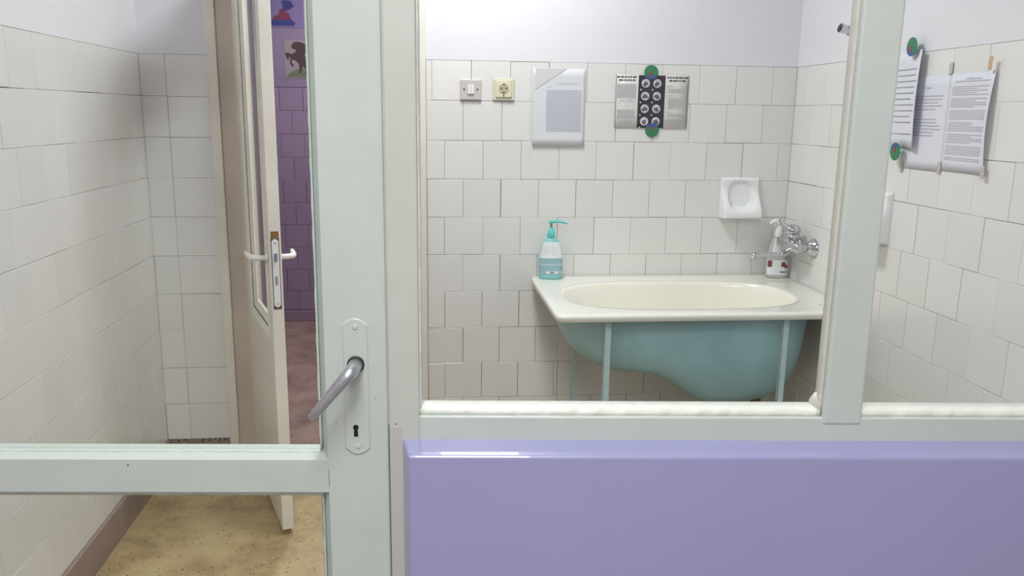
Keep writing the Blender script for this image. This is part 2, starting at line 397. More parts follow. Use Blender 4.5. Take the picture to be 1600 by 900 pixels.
def side_bead(xa, sgn):
    mb = MB(); z0, z1 = .9545, 2.10
    s = [(xa, .010), (xa+sgn*.0035, .011), (xa+sgn*.005, .015), (xa+sgn*.006, .0315), (xa, .0315)]
    putty(mb, [(x, y, z0) for x, y in s], [(x, y, z1) for x, y in s], 50, .0007)
    mb.build('glazing_bead', M_bead, win)
side_bead(-.0105, .55)
mb = MB(); sc_ = [(.6350, .0118), (.6262, .0122), (.6248, .016), (.6252, .0312), (.6350, .0312)]
putty(mb, [(x, y, .9545) for x, y in sc_], [(x, y, 2.10) for x, y in sc_], 50, .0005); mb.build('glazing_bead', M_bead2, win)
mb = MB(); sc_ = [(.6830, .0118), (.6896, .0122), (.6896, .016), (.6880, .0312), (.6830, .0312)]
putty(mb, [(x, y, .9545) for x, y in sc_], [(x, y, 2.10) for x, y in sc_], 50, .0005); mb.build('glazing_bead', M_bead2, win)
MB().box(-.0105, .6345, .0312, .035, .955, 2.102).build('pane', M_glass, win)
MB().box(.6835, 1.4005, .0312, .035, .955, 2.102).build('pane', M_glass, win)
foot = MB().loft([[(.613, .030, .958), (.613, .0305, .958), (.634, .0305, .958), (.634, .012, .958), (.624, .012, .958)], [(.616, .030, .976), (.616, .0305, .976), (.634, .0305, .976), (.634, .012, .976), (.626, .012, .976)], [(.6245, .030, .988), (.6245, .0305, .988), (.634, .0305, .988), (.634, .013, .988), (.6252, .013, .988)]])
foot.build('filler_blob', M_bead2, win)

# door_1: glazed partition door
T0 = -.004
dr = thing('door_1', 'pale green painted door with glass panes and a loose lever handle', 'door', PLOC, PROT, kind='structure')
def stile(x0, x1, gs):
    """gs: side of the glass rebate, +1 right / -1 left"""
    if gs < 0: sec = [(x0, .018), (x0+.0125, T0), (x1-.005, T0), (x1-.0015, T0+.0012), (x1, T0+.005), (x1, .042), (x0, .042)]
    else: sec = [(x0, T0), (x1-.0125, T0), (x1, .018), (x1, .042), (x0, .042)]
    return MB().loft([[(x, y, .012) for x, y in sec], [(x, y, 2.055) for x, y in sec]], smooth=False)
stile(-.1665, -.0590, -1).build('stile', M_paint, dr)
stile(-.92, -.81, 1).build('stile', M_paint, dr)
def rail(z0, z1, top=True, bot=True):
    sec = [(.042, z0), (.012, z0-.006) if bot else (.018, z0), (T0+.010, z0-.003) if bot else (T0, z0), (T0+.0006, z0+.001), (T0+.0006, z1), (.018, z1+.0075) if top else (.018, z1), (.042, z1+.0075) if top else (.042, z1)]
    return MB().loft([[(-.812, y, z) for y, z in sec], [(-.1535, y, z) for y, z in sec]], smooth=False)
rail(.827, .8825).build('middle_rail', M_paint, dr)
rail(.012, .24, True, False).build('bottom_rail', M_paint, dr)
rail(1.95, 2.055, False, True).build('top_rail', M_paint, dr)
MB().box(-.812, -.165, .020, .024, .888, 1.952).build('pane', M_glass, dr)
MB().box(-.812, -.165, .020, .024, .245, .822).build('pane', M_glass, dr)
pb = MB(); putty(pb, [(-.81, .0125, .8870), (-.81, .0135, .8895), (-.81, .016, .8908), (-.81, .0205, .8925), (-.81, .0205, .886)], [(-.165, .0125, .8870), (-.165, .0135, .8895), (-.165, .016, .8908), (-.165, .0205, .8925), (-.165, .0205, .886)], 60, .0007)
pb.build('glazing_bead', M_paint, dr)
pb = MB(); putty(pb, [(-.81, .010, .824), (-.81, .011, .818), (-.81, .014, .815), (-.81, .0205, .811), (-.81, .0205, .824)], [(-.165, .010, .824), (-.165, .011, .818), (-.165, .014, .815), (-.165, .0205, .811), (-.165, .0205, .824)], 60, .0016)
pb.build('glazing_bead', M_paint, dr)
pb = MB(); putty(pb, [(-.1665, .010, .25), (-.1690, .0115, .25), (-.1700, .014, .25), (-.172, .0205, .25), (-.1665, .0205, .25)], [(-.1665, .010, .815), (-.1690, .0115, .815), (-.1700, .014, .815), (-.172, .0205, .815), (-.1665, .0205, .815)], 50, .0014)
pb.build('glazing_bead', M_paint, dr)
pb = MB(); putty(pb, [(-.1665, .010, .893), (-.1690, .0115, .893), (-.1695, .014, .893), (-.171, .0205, .893), (-.1665, .0205, .893)], [(-.1665, .010, 1.95), (-.1690, .0115, 1.95), (-.1695, .014, 1.95), (-.171, .0205, 1.95), (-.1665, .0205, 1.95)], 70, .0009)
pb.build('glazing_bead', M_paint, dr)
MB().box(-.1541, -.1535, T0-.0004, T0+.004, .838, .866).build('joint_crack', M_dark, dr)
for x, z, r in ((-.4665, .8735, .0011), (-.140, .945, .0009), (-.078, .985, .0008)):
    MB().lathe([(r, T0-.0003), (r, T0+.001)], 'y', (x, 0, z), 8).build('paint_chip', M_dark, dr)
MB().lathe([(.0011, -.0006), (.0011, .001)], 'y', (-.0475, 0, .942), 8).build('nail_hole', M_dark, win)
# lock plate
pc, pw, z0, z1 = -.1068, .0193, .8935, 1.1135
out = []
for k in range(13):
    f = -1+2*k/12; out.append((pc+f*pw, z1-.010*(f*f)))
for k in range(13):
    f = 1-2*k/12; out.append((pc+f*pw, z0+.010*(f*f)))
def inset(pts, d, cx, cz, sx, sz): return [(cx+(x-cx)*(1-d/sx), cz+(z-cz)*(1-d/sz)) for x, z in pts]
ins = inset(out, .0016, pc, (z0+z1)/2, pw, .11)
lpz = MB().loft([[(x, T0+.0006, z) for x, z in out], [(x, T0-.0012, z) for x, z in out], [(x, T0-.0026, z) for x, z in ins]], smooth=False)
plate = lpz.build('lock_plate', M_paint, dr)
for z in (1.1005, .9075):
    MB().lathe([(.0042, T0-.0025), (.0042, T0-.0034), (.003, T0-.0042)], 'y', (pc+.0005, 0, z), 16).build('screw', M_paint, plate)
kh = MB()
kp = [(pc-.0022+.0045*math.cos(t), .9385+.0045*math.sin(t)) for t in [PI*(-.28)+PI*1.56*i/14 for i in range(15)]]
kp += [(pc-.0022-.0034, .9235), (pc-.0022+.0034, .9235)]
kh.poly(kp, T0-.0029, T0-.0020); kh.build('keyhole', M_black, plate)
# lever handle
hz = 1.0415; hs = pc+.0005
hd = MB(); hd.lathe([(.0132, T0-.002), (.0132, T0-.006), (.0118, T0-.0075)], 'y', (hs, 0, hz), 28)
lev = hd.build('handle_rosette', M_dark, dr)
hd = MB()
pth = [(hs, T0-.004, hz), (hs, T0-.034, hz), (hs-.0004, T0-.042, hz+.0004), (hs-.0028, T0-.0465, hz-.0016), (hs-.0075, T0-.048, hz-.0065), (hs-.014, T0-.0492, hz-.0145), (hs-.030, T0-.051, hz-.0330), (hs-.046, T0-.053, hz-.0520), (hs-.0585, T0-.055, hz-.0668), (hs-.0605, T0-.0552, hz-.0691)]
hd.tube(pth, [.0106, .0106, .0106, .0104, .0100, .0094, .0087, .0076, .0062, .0034], 20)
hd.build('lever', M_steel, dr)
# door frame crack line (gap between door and post) is real: stile ends at -.0605, post starts at -.0565
MB().box(-.0590, -.0580, .003, .040, .94, 2.1).build('rebate', M_paint, dr)

# ------------------------------------------------------------------ inner doorway: frame and open leaf
tr = thing('trim_1', 'cream painted frame of the inner doorway', 'door frame', (0, D, 0), 0, kind='structure')
for nm, x0, x1, y0, y1 in (('casing', -.7895, -.7545, -.014, .008), ('jamb', -.7545, -.692, -.004, .13), ('jamb', -.09, -.0205, -.004, .13), ('casing', -.0205, .0098, -.014, .008)):
    MB().box(x0, x1, y0, y1, 0, DZ, .004).build(nm, M_cream if nm == 'casing' else M_jamb, tr)
MB().box(-.7895, .0098, -.014, .008, DZ, DZ+.035, .004).build('casing', M_cream, tr)
MB().box(-.692, -.09, -.004, .13, DZ-.06, DZ, .004).build('jamb', M_cream, tr)
LA = math.atan2(-.944, .33)
lf = thing('door_2', 'cream inner door with a narrow glass light standing ajar', 'door', (-.688, D-.032, 0), LA, kind='structure')
W2, TH = .60, .038
MB().box(0, .128, 0, TH, .018, 1.995, .002).build('stile', M_cream, lf)
MB().box(.545, W2, 0, TH, .018, 1.995, .0025).build('stile', M_cream, lf)
MB().box(.128, .545, 0, TH, .018, .683, .0015).build('lower_panel', M_cream, lf)
MB().box(.128, .545, 0, TH, 1.86, 1.995, .0015).build('top_rail', M_cream, lf)
def bead_frame(x0, x1, z0, z1, wd, ya, yb):
    """mitred sloping bead from the outer edge (depth ya) to the inner edge (depth yb)"""
    for (ax, az, bx, bz, cx, cz, dx, dz) in ((x0, z0, x1, z0, x1-wd, z0+wd, x0+wd, z0+wd), (x1, z0, x1, z1, x1-wd, z1-wd, x1-wd, z0+wd),
                                            (x1, z1, x0, z1, x0+wd, z1-wd, x1-wd, z1-wd), (x0, z1, x0, z0, x0+wd, z0+wd, x0+wd, z1-wd)):
        fr_ = [(ax, ya, az), (bx, ya, bz), (cx, yb, cz), (dx, yb, dz)]
        MB().loft([fr_, [(x, .020, z) for x, _, z in fr_]], smooth=False).build('glazing_bead', M_cream, lf)
bead_frame(.1305, .5425, .6850, 1.8575, .024, -.006, .003)
bead_frame(.1590, .5140, .7135, 1.8290, .024, .004, .013)
M_gap = mat('painted_gap_shade', srgb(60, 52, 46), .9)  # dark strips between the two beads paint in the shade of their gap
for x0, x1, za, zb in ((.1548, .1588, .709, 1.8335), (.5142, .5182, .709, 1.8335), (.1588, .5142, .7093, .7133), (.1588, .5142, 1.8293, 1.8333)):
    MB().box(x0, x1, .0025, .0175, za, zb).build('bead_gap_shade', M_gap, lf)
MB().box(.129, .544, .018, .022, .684, 1.859).build('pane', M_glass, lf)
# lock face on the door edge
out = []
yc, hw, zc0, zc1 = .0185, .0105, .800, 1.022
for k in range(9): t = PI*k/8; out.append((yc+hw*math.cos(t), zc1-hw+hw*math.sin(t)))
for k in range(9): t = PI+PI*k/8; out.append((yc+hw*math.cos(t), zc0+hw+hw*math.sin(t)))
MB().box(W2-.001, W2+.0006, .0055, .0315, .793, 1.026).build('lock_recess', mat('dark_recess', srgb(92, 76, 62), .8), lf)
lk = MB().loft([[(W2-.0005, y, z) for y, z in out], [(W2+.0022, y, z) for y, z in out]], smooth=False).build('lock_face', M_white, lf)
MB().box(W2+.002, W2+.0085, .0125, .0235, .950, .977, .002).build('latch', M_chrome, lk)
MB().box(W2+.0018, W2+.0028, .0130, .0230, .872, .902, .0003).build('bolt', mat('pale_metal', (.6, .58, .53), .3, metal=.6), lk)
for z in (1.010, .812): MB().lathe([(.0032, W2+.002), (.0032, W2+.003), (.002, W2+.0034)], 'x', (0, yc, z), 12).build('screw', M_steel, lk)
MB().box(W2-.001, W2+.0008, .006, .031, 1.027, 1.046).build('bare_patch', M_rust, lf)
def lever2(sg):
    y0 = 0 if sg < 0 else TH
    mb = MB(); mb.lathe([(.0125, y0+sg*.0005), (.0125, y0+sg*.005), (.0105, y0+sg*.008)], 'y', (.560, 0, .957), 20)
    mb.tube([(.560, y0, .957), (.560, y0+sg*.024, .957), (.558, y0+sg*.036, .957), (.548, y0+sg*.046, .957), (.530, y0+sg*.050, .957), (.495, y0+sg*.054, .960), (.470, y0+sg*.056, .962), (.464, y0+sg*.056, .963)],
            [.0088, .0088, .0092, .0095, .0095, .008, .006, .003], 14)
    mb.build('lever_handle', M_white, lf)
lever2(-1); lever2(1)

# ------------------------------------------------------------------ bathtub
RZ = H-.638                                   # rim height
tub = thing('bathtub', 'short white enamel bathtub with a teal underside raised on thin legs', 'bathtub', (.95, 2.88, 0))
TX, TY = .95, 2.88
NR = 128
def sring(cx, cyy, ax, by, ex, z, zf=None):
    r = []
    for k in range(NR):
        t = 2*PI*(k+.5)/NR; c, s_ = math.cos(t), math.sin(t)
        x = cx+ax*math.copysign(abs(c)**(2/ex), c); y = cyy+by*math.copysign(abs(s_)**(2/ex), s_)
        r.append((x-TX, y-TY, (zf(x) if zf else z)))
    return r
RX0, RX1, RY0, RY1 = .422, XR-.004, 2.540, D-.006
rcx, rcy, rax, rby = (RX0+RX1)/2, (RY0+RY1)/2, (RX1-RX0)/2, (RY1-RY0)/2
def sstep(a, b, x): t = min(1, max(0, (x-a)/(b-a))); return t*t*(3-2*t)
def depthx(x): return .236+.118*sstep(.77, 1.03, x)
ocx, ocy, oa, ob = .925, 2.872, .425, .236
rim = MB()
rr = [sring(rcx, rcy, rax-.010, rby-.010, 26, RZ-.024), sring(rcx, rcy, rax-.001, rby-.001, 26, RZ-.022), sring(rcx, rcy, rax, rby, 26, RZ-.008), sring(rcx, rcy, rax-.002, rby-.002, 26, RZ-.002), sring(rcx, rcy, rax-.007, rby-.007, 26, RZ),
      sring(rcx, rcy, rax-.03, rby-.03, 18, RZ-.0005), sring(ocx, ocy, oa+.022, ob+.022, 3.0, RZ-.002), sring(ocx, ocy, oa+.008, ob+.008, 2.9, RZ-.0045)]
rim.loft(rr, False, False); rim.build('rim', M_enamel, tub)
bas = MB()
prof = [(1.018, .0), (1.0, .012), (.985, .06), (.97, .2), (.945, .45), (.91, .68), (.86, .85), (.78, .95), (.66, .99), (.4, 1.0), (.1, 1.0)]
rings = []
for s_, g in prof:
    d0 = .0045 if g == 0 else None
    cxs = ocx+.035*g
    rings.append(sring(cxs, ocy, oa*s_-.03*g, ob*s_, 2.9-.3*g, 0, (lambda x, g=g: RZ-.0045-(depthx(x)-.012)*g)))
bas.loft(rings, False, True); bas.build('basin', M_basin, tub)
osh = MB(); rings = []
for s_, g in [(1.0, .03), (.995, .15), (.985, .3), (.965, .5), (.93, .68), (.875, .83), (.79, .94), (.66, .99), (.4, 1.), (.1, 1.)]:
    rings.append(sring(.922+.03*g, ocy, .469*s_-.02*g, .268*s_, 3.0-.3*g, 0, (lambda x, g=g: RZ-.014-(depthx(x)+.006)*g)))
osh.loft(rings, False, True); osh.build('outer_shell', M_tubout, tub)
for x, y in ((.605, 2.588), (1.222, 2.588), (.608, 3.165), (1.222, 3.165)):
    MB().box(x-TX-.0095, x-TX+.0095, y-TY-.002, y-TY+.002, 0, RZ-.0235).box(x-TX-.0095, x-TX-.0055, y-TY, y-TY+.016, 0, RZ-.0235).build('leg', M_leg, tub)
MB().box(XR-.035-TX, XR-.006-TX, 2.56-TY, 3.20-TY, RZ-.062, RZ-.026, .002).build('support_bracket', mat('blue_grey_steel', srgb(96, 112, 128), .5), tub)
MB().lathe([(.004, RZ-.0025), (.004, RZ-.0012), (.002, RZ-.0008)], 'z', (1.375-TX, 2.665-TY, 0), 10).build('enamel_chip', M_dark, tub)
MB().tube([(1.27-TX, 2.9-TY, .43), (1.27-TX, 2.9-TY, .30), (1.30-TX, 2.92-TY, .24), (1.36-TX, 2.97-TY, .22), (1.44-TX, 3.03-TY, .21)], .019, 14).build('drain_pipe', M_redpipe, tub)

# ------------------------------------------------------------------ soap bottles
def ering(cx, cyy, a, b, z, n=36, ex=2.3):
    r = []
    for k in range(n):
        t = 2*PI*k/n; c, s_ = math.cos(t), math.sin(t)
        r.append((cx+a*math.copysign(abs(c)**(2/ex), c), cyy+b*math.copysign(abs(s_)**(2/ex), s_), z))
    return r
BZ = RZ-.0006
bt = thing('soap_bottle', 'teal pump bottle of liquid soap on the left corner of the bathtub rim', 'soap bottle', (.496, 3.167, BZ), -.1)
bprof = [(.040, 0), (.0455, .003), (.0475, .010), (.0475, .050), (.0465, .083), (.0425, .105), (.0365, .130), (.031, .150), (.025, .160), (.016, .166), (.0145, .170)]
MB().loft([ering(0, 0, a, a*.58, z) for a, z in bprof]).build('body', M_tealb, bt)
def wrap(a0, z0, a1, z1, t0, t1, m, name, parent, off=.0008, n=18):
    """a label hugging the front of an elliptical bottle between two heights"""
    rings = []
    for f in (0, .25, .5, .75, 1):
        z = z0+(z1-z0)*f; a = a0+(a1-a0)*f if not callable(a0) else a0(z)
        o_ = []; i_ = []
        for k in range(n+1):
            t = t0+(t1-t0)*k/n; c, s_ = math.cos(t), math.sin(t)
            px, py = math.copysign(abs(c)**(2/2.3), c), math.copysign(abs(s_)**(2/2.3), s_)
            o_.append(((a+off)*px, (a+off)*.58*py-off*.5, z))
        rings.append(o_)
    return MB().loft(rings, False, False, True, False).build(name, m, parent)
def bw(z):
    for (a, za), (b, zb) in zip(bprof, bprof[1:]):
        if za <= z <= zb: return a+(b-a)*(z-za)/(zb-za)
    return bprof[-1][0]
lab = wrap(bw, .022, None, .081, PI*1.05, PI*1.98, M_labelt, 'lower_label', bt)
wrap(bw, .058, None, .0605, PI*1.08, PI*1.95, M_label, 'label_stripe', lab, .0013)
wrap(bw, .024, None, .033, PI*1.40, PI*1.85, M_label, 'label_stripe', lab, .0013)
wrap(bw, .0265, None, .0305, PI*1.49, PI*1.57, M_inkd, 'label_mark', lab, .0018, 4)
wrap(bw, .0265, None, .0305, PI*1.72, PI*1.77, M_inkd, 'label_mark', lab, .0018, 4)
wrap(bw, .040, None, .046, PI*1.78, PI*1.81, M_inkd, 'label_mark', lab, .0018, 4)
ul = wrap(bw, .084, None, .148, PI*1.12, PI*1.90, M_label, 'upper_label', bt)
for i in range(9):
    t = PI*(1.20+.055*i); wrap(bw, .102+random.uniform(-.008, .010), None, .140+random.uniform(-.012, .004), t, t+.03, M_ink, 'label_streak', ul, .0013, 2)
cap = MB().lathe([(.0145, .166), (.0155, .168), (.0155, .183), (.0135, .188), (.0075, .200), (.0065, .204)], 'z', n=24).build('collar', M_teal, bt)
MB().lathe([(.0042, .203), (.0042, .222)], 'z', n=14).build('stem', mat('grey_spring', srgb(120, 140, 140), .4), bt)
pn = MB(); pn.lathe([(.004, .219), (.0085, .221), (.0105, .226), (.0095, .231), (.004, .2325)], 'z', n=20)
pn.tube([(.004, 0, .227), (.025, 0, .2275), (.048, 0, .2245), (.060, 0, .2205), (.062, 0, .2195)], [.0055, .0048, .0042, .0038, .0036], 12)
pn.build('pump_nozzle', M_teal, bt)

b2 = thing('soap_bottle', 'clear pump bottle with a pictured label in the right corner of the bathtub rim', 'soap bottle', (1.424, 3.150, BZ), -.2)
cprof = [(.036, 0), (.041, .003), (.0425, .010), (.0425, .060), (.040, .080), (.034, .105), (.026, .125), (.0185, .134), (.0145, .138)]
MB().loft([ering(0, 0, a, a*.58, z) for a, z in cprof]).build('body', M_clear, b2)
def cw(z):
    for (a, za), (b, zb) in zip(cprof, cprof[1:]):
        if za <= z <= zb: return a+(b-a)*(z-za)/(zb-za)
    return cprof[-1][0]
l2 = wrap(cw, .012, None, .062, PI*1.12, PI*1.90, M_label, 'front_label', b2)
wrap(cw, .038, None, .060, PI*1.16, PI*1.34, M_brown, 'label_picture', l2, .0014, 6)
wrap(cw, .040, None, .056, PI*1.58, PI*1.72, M_brown, 'label_picture', l2, .0014, 6)
wrap(cw, .035, None, .047, PI*1.68, PI*1.84, M_brown, 'label_picture', l2, .0018, 6)
wrap(cw, .020, None, .0245, PI*1.55, PI*1.82, mat('dark_green_ink', srgb(80, 110, 90), .6), 'label_lettering', l2, .0014, 6)
u2 = wrap(cw, .078, None, .126, PI*1.30, PI*1.88, M_label, 'upper_label', b2)
for i in range(6):
    t = PI*(1.38+.07*i); wrap(cw, .086, None, .118, t, t+.035, M_ink, 'label_streak', u2, .0013, 2)
MB().lathe([(.0155, .137), (.0165, .139), (.0165, .156), (.0135, .161), (.0075, .172), (.0065, .180)], 'z', n=24).build('collar', M_white, b2)
pn = MB(); pn.lathe([(.006, .178), (.0135, .181), (.0155, .187), (.0135, .194), (.006, .196)], 'z', n=20)
pn.tube([(-.002, 0, .189), (-.018, -.001, .1895), (-.030, -.001, .186), (-.036, -.001, .180), (-.037, -.001, .177)], [.008, .0075, .0065, .0055, .005], 12)
pn.build('pump_nozzle', M_white, b2)

b2.scale = (1, 1, 1.22)
# ------------------------------------------------------------------ faucet on the right wall (local: x=-Y world, y into the wall, z up)
fz = H-.487
fc = thing('wall_faucet', 'chrome mixer tap with a lever above the bathtub corner', 'tap', (XR, 3.03, fz), -PI/2)
for x in (.073, -.073):
    MB().lathe([(.038, -.0005), (.038, -.004), (.034, -.010), (.022, -.026), (.0135, -.032)], 'y', (x, 0, 0), 32).build('wall_flange', M_chrome, fc)
    mb = MB(); mb.lathe([(.0105, -.026), (.0105, -.040)], 'y', (x, 0, 0), 20); mb.lathe([(.0145, -.036), (.0155, -.038), (.0155, -.047), (.0145, -.049)], 'y', (x, 0, 0), 6)
    mb.build('inlet_nut', M_chrome, fc)
mb = MB(); mb.tube([(-.086, -.062, 0), (-.083, -.062, 0), (-.06, -.062, 0), (-.03, -.062, 0), (0, -.062, .001), (.03, -.062, 0), (.06, -.062, 0), (.083, -.062, 0), (.086, -.062, 0)], [.012, .0195, .022, .027, .032, .027, .022, .0195, .012], 24)
mb.build('mixer_body', M_chrome, fc)
MB().lathe([(.029, .012), (.032, .022), (.032, .042), (.028, .049)], 'z', (0, -.062, 0), 28).build('cartridge_cap', M_chrome, fc)
lv = MB(); lv.lathe([(.030, .046), (.035, .050), (.035, .066), (.029, .078), (.014, .083)], 'z', (0, -.062, 0), 28)
lv.tube([(0, -.058, .062), (-.002, -.080, .074), (-.003, -.098, .088), (-.003, -.108, .098), (-.003, -.110, .100)], [.026, .024, .021, .017, .010], 18, .45)
lv.build('lever', M_chrome, fc)
sp_ = MB(); sp_.tube([(0, -.062, -.012), (0, -.070, -.028), (0, -.088, -.036), (0, -.12, -.037), (0, -.17, -.036), (0, -.196, -.036), (0, -.206, -.039), (0, -.210, -.045)], [.012, .0105, .0098, .0096, .0096, .0098, .0100, .0100], 18)
spo = sp_.build('spout', M_chrome, fc)
MB().lathe([(.0118, -.058), (.0118, -.043), (.009, -.040)], 'z', (0, -.209, 0), 18).build('aerator', M_steel, spo)

hk = thing('shower_holder', 'small chrome shower holder high on the white plaster beside the mullion', 'shower holder', (XR, 2.800, H+.300), -PI/2)
MB().lathe([(.022, .0008), (.022, -.004), (.018, -.008)], 'y', n=24).build('wall_plate', M_chrome, hk)
MB().tube([(0, -.004, 0), (0, -.020, .0), (0, -.032, .002)], [.009, .009, .010], 16).build('arm', M_chrome, hk)
MB().tube([(0, -.024, -.006), (0, -.028, -.005), (0, -.056, .004), (0, -.058, .0045)], [.010, .0125, .0165, .0165], 20).build('cradle', M_chrome, hk)
MB().tube([(0, -.0572, .0043), (0, -.0592, .0050)], .0135, 18).build('cradle_hole', M_dark, hk)
MB().tube([(0, -.022, .006), (.001, -.017, .022), (.001, -.013, .032)], [.004, .0035, .003], 10).build('thumb_screw', M_chrome, hk)
MB().tube([(0, -.024, -.006), (0, -.026, -.018), (0, -.0265, -.022)], [.006, .0055, .003], 10).build('lower_screw', M_chrome, hk)

# ------------------------------------------------------------------ soap dishes
def soap_dish(label, loc, rotz):
    o = thing('soap_dish', label, 'soap dish', loc, rotz, 'ceramic soap dishes set into the tiles')
    W, Hh, n = .158, .165, 56
    def prot(x, z):          # outward distance at local x,z (z 0 bottom .. Hh)
        u = x/(W/2); v = z/Hh
        edge = min(1, (1-abs(u))/.07, (1-v)/.06, v/.06); edge = max(0, edge); edge = math.sqrt(1-(1-edge)**2)
        base = .018+.056*(1-sstep(.10, .80, v))
        d = (abs(x/(.062-.008*v))**3+abs((z-.094)/.062)**3)**(1/3)
        bowl = 1-sstep(.72, 1.02, d)
        return (.004+(base-.004)*edge)*(1-bowl)+(.008+.012*(1-v)**2)*bowl
    vs = []; fs = []
    for j in range(n+1):
        for i in range(n+1):
            x = -W/2+W*i/n; z = Hh*j/n; vs.append((x, -prot(x, z), z-Hh/2))
    for j in range(n):
        for i in range(n): a = j*(n+1)+i; fs.append((a, a+1, a+n+2, a+n+1))
    mb = MB(); mb.add(vs, fs, True)
    mb.build('dish', M_ceram, o)
    MB().box(-W/2+.0005, W/2-.0005, -.0042, .0005, -Hh/2+.0005, Hh/2-.0005).build('back_plate', M_ceram, o)
    return o
soap_dish('white ceramic soap dish on the tiles above the bathtub', (1.273, D-.0008, H-.322), 0)
soap_dish('white ceramic soap dish half hidden behind the mullion', (XR-.0008, 2.459+.079, H-.312), -PI/2)

# ------------------------------------------------------------------ switch and socket
sw = thing('light_switch', 'mauve grey light switch with two white rockers on the tiles', 'light switch', (.1805, D, H+.0885), 0)
MB().box(-.0405, .0405, -.011, -.0007, -.038, .038, .003).build('plate', M_switch, sw)
for x in (-.0062, .0062):
    r_ = MB().box(x-.0058, x+.0058, -.017, -.009, -.0165, .0165, .0018); r_.build('rocker', M_white, sw)
for x in (-.0255, .0255): MB().lathe([(.0034, -.0105), (.0034, -.0118), (.002, -.0122)], 'y', (x, 0, .001), 12).build('screw', M_dark, sw)
so = thing('power_socket', 'cream round-pin power socket on the tiles beside the light switch', 'socket', (.3065, D, H+.0915), 0)
MB().box(-.0415, .0415, -.009, -.0007, -.042, .042, .005, 3).build('frame', M_socket, so)
fp = MB().box(-.0315, .0315, -.0145, -.008, -.031, .034, .004, 3).build('face_plate', M_socket, so)
MB().lathe([(.0205, -.0140), (.0205, -.0155), (.0188, -.0158)], 'y', (0, 0, .0035), 32).build('socket_ring', M_socket, so)
MB().lathe([(.0186, -.0142), (.0186, -.0160)], 'y', (0, 0, .0035), 32).build('socket_well', M_socketd, so)
for x in (-.0095, .0095): MB().lathe([(.0033, -.0155), (.0033, -.0166)], 'y', (x, 0, .0035), 12).build('pin_hole', M_dark, so)
for z in (.0195, -.0125): MB().box(-.003, .003, -.0172, -.0155, z-.0026, z+.0026).build('earth_clip', M_dark, so)
MB().lathe([(.0030, -.0142), (.0030, -.0152)], 'y', (0, 0, -.0235), 10).build('screw', M_dark, so)

# ------------------------------------------------------------------ papers
def words(mb, x0, x1, z, h, y, gapw=.0022, lo=.004, hi=.014, yf=None):
    x = x0
    while x < x1-.002:
        wd = min(random.uniform(lo, hi), x1-x)
        ya = yf(x+wd/2) if yf else y
        mb.add([(x, ya, z), (x+wd, ya if not yf else yf(x+wd), z), (x+wd, ya if not yf else yf(x+wd), z+h*random.uniform(.8, 1.05)), (x, ya, z+h)], [(0, 1, 2, 3)])
        x += wd+gapw
def sheet(o, w_, h_, m, f=None, n=16, nz=10, th=.0004, name='sheet'):
    vs = []; fs = []
    for s_ in (0, 1):
        for j in range(nz+1):
            for i in range(n+1):
                x = -w_/2+w_*i/n; z = h_*j/nz; vs.append((x, (f(x, z) if f else 0)-(th if s_ else 0), z))
    Np = (n+1)*(nz+1)
    for j in range(nz):
        for i in range(n):
            a = j*(n+1)+i; fs.append((a, a+1, a+n+2, a+n+1)); fs.append((Np+a, Np+a+n+1, Np+a+n+2, Np+a+1))
    for i in range(n):
        fs.append((i, Np+i, Np+i+1, i+1)); a = nz*(n+1)+i; fs.append((a, a+1, Np+a+1, Np+a))
    for j in range(nz):
        a = j*(n+1); fs.append((a, a+n+1, Np+a+n+1, Np+a)); a += n; fs.append((a, Np+a, Np+a+n+1, a+n+1))
    return MB().add(vs, fs, True).build(name, m, o)

p1 = thing('notice_sheet', 'faded bluish table printed on a sheet in a plastic sleeve on the tiles', 'notice', (.523, D-.0018, H-.120), 0)
def f1(x, z): return -.0015-.012*max(0, 1-z/.05)**2*.4
sheet(p1, .205, .294, M_paper2, f1)
ib = MB()
for i in range(40): words(ib, -.052+random.uniform(0, .006), .088, .055+i*.0040, .0026, -.0028-.0002, .0015, .005, .02)
words(ib, -.01, .07, .236, .006, -.0030); words(ib, -.045, -.03, .222, .005, -.003)
ib.build('printed_table', M_inkb, p1)['kind'] = 'stuff'
fold = MB().poly([(-.094, .293), (.028, .293), (-.094, .214)], -.0033, -.0027).build('folded_corner', mat('dull_sleeve_fold', srgb(214, 215, 212), .35), p1)

po = thing('hand_washing_poster', 'poster with eight round photos on a dark band between text columns', 'poster', (.8915, D-.0018, H-.048), 0)
def f2(x, z): return -.001
# slightly sheared outline as hung
PW_, PH = .290, .203
sheet(po, PW_, PH, M_poster, f2, 6, 4)
MB().box(-.0555, .0515, -.0022, -.0012, .0005, PH-.0005).build('dark_band', M_navy, po)
for r in range(4):
    for c in range(2):
        cx = -.027+.0465*c; cz = .172-.0485*r
        ph = MB().lathe([(.0165, -.0018), (.0165, -.0026)], 'y', (cx, 0, cz), 28).build('round_photo', M_photo, po)
        k = random.uniform(0, 6)
        pts = [(cx+.010*math.cos(a)*(1+.35*math.sin(2*a+k)), cz-.002+.009*math.sin(a)*(1+.3*math.cos(3*a+k))) for a in [2*PI*i/14 for i in range(14)]]
        MB().poly(pts, -.0030, -.0024).build('hand_shape', M_photod, ph)
        MB().lathe([(.0034, -.0018), (.0034, -.0026)], 'y', (cx-.018, 0, cz-.0245), 12).build('number_dot', M_photo, po)
for x0, x1 in ((-.142, -.061), (.058, .142)):
    hd = MB()
    words(hd, x0, x1, PH-.0105, .0055, -.0022, .003, .006, .016); words(hd, x0+.008, x1-.006, PH-.0225, .0055, -.0022, .003, .006, .018)
    hd.build('heading_lettering', M_inkd, po)['kind'] = 'stuff'
tx = MB()
for i in range(13): words(tx, -.139, -.064, .166-i*.0042, .0024, -.0022, .0012, .004, .012)
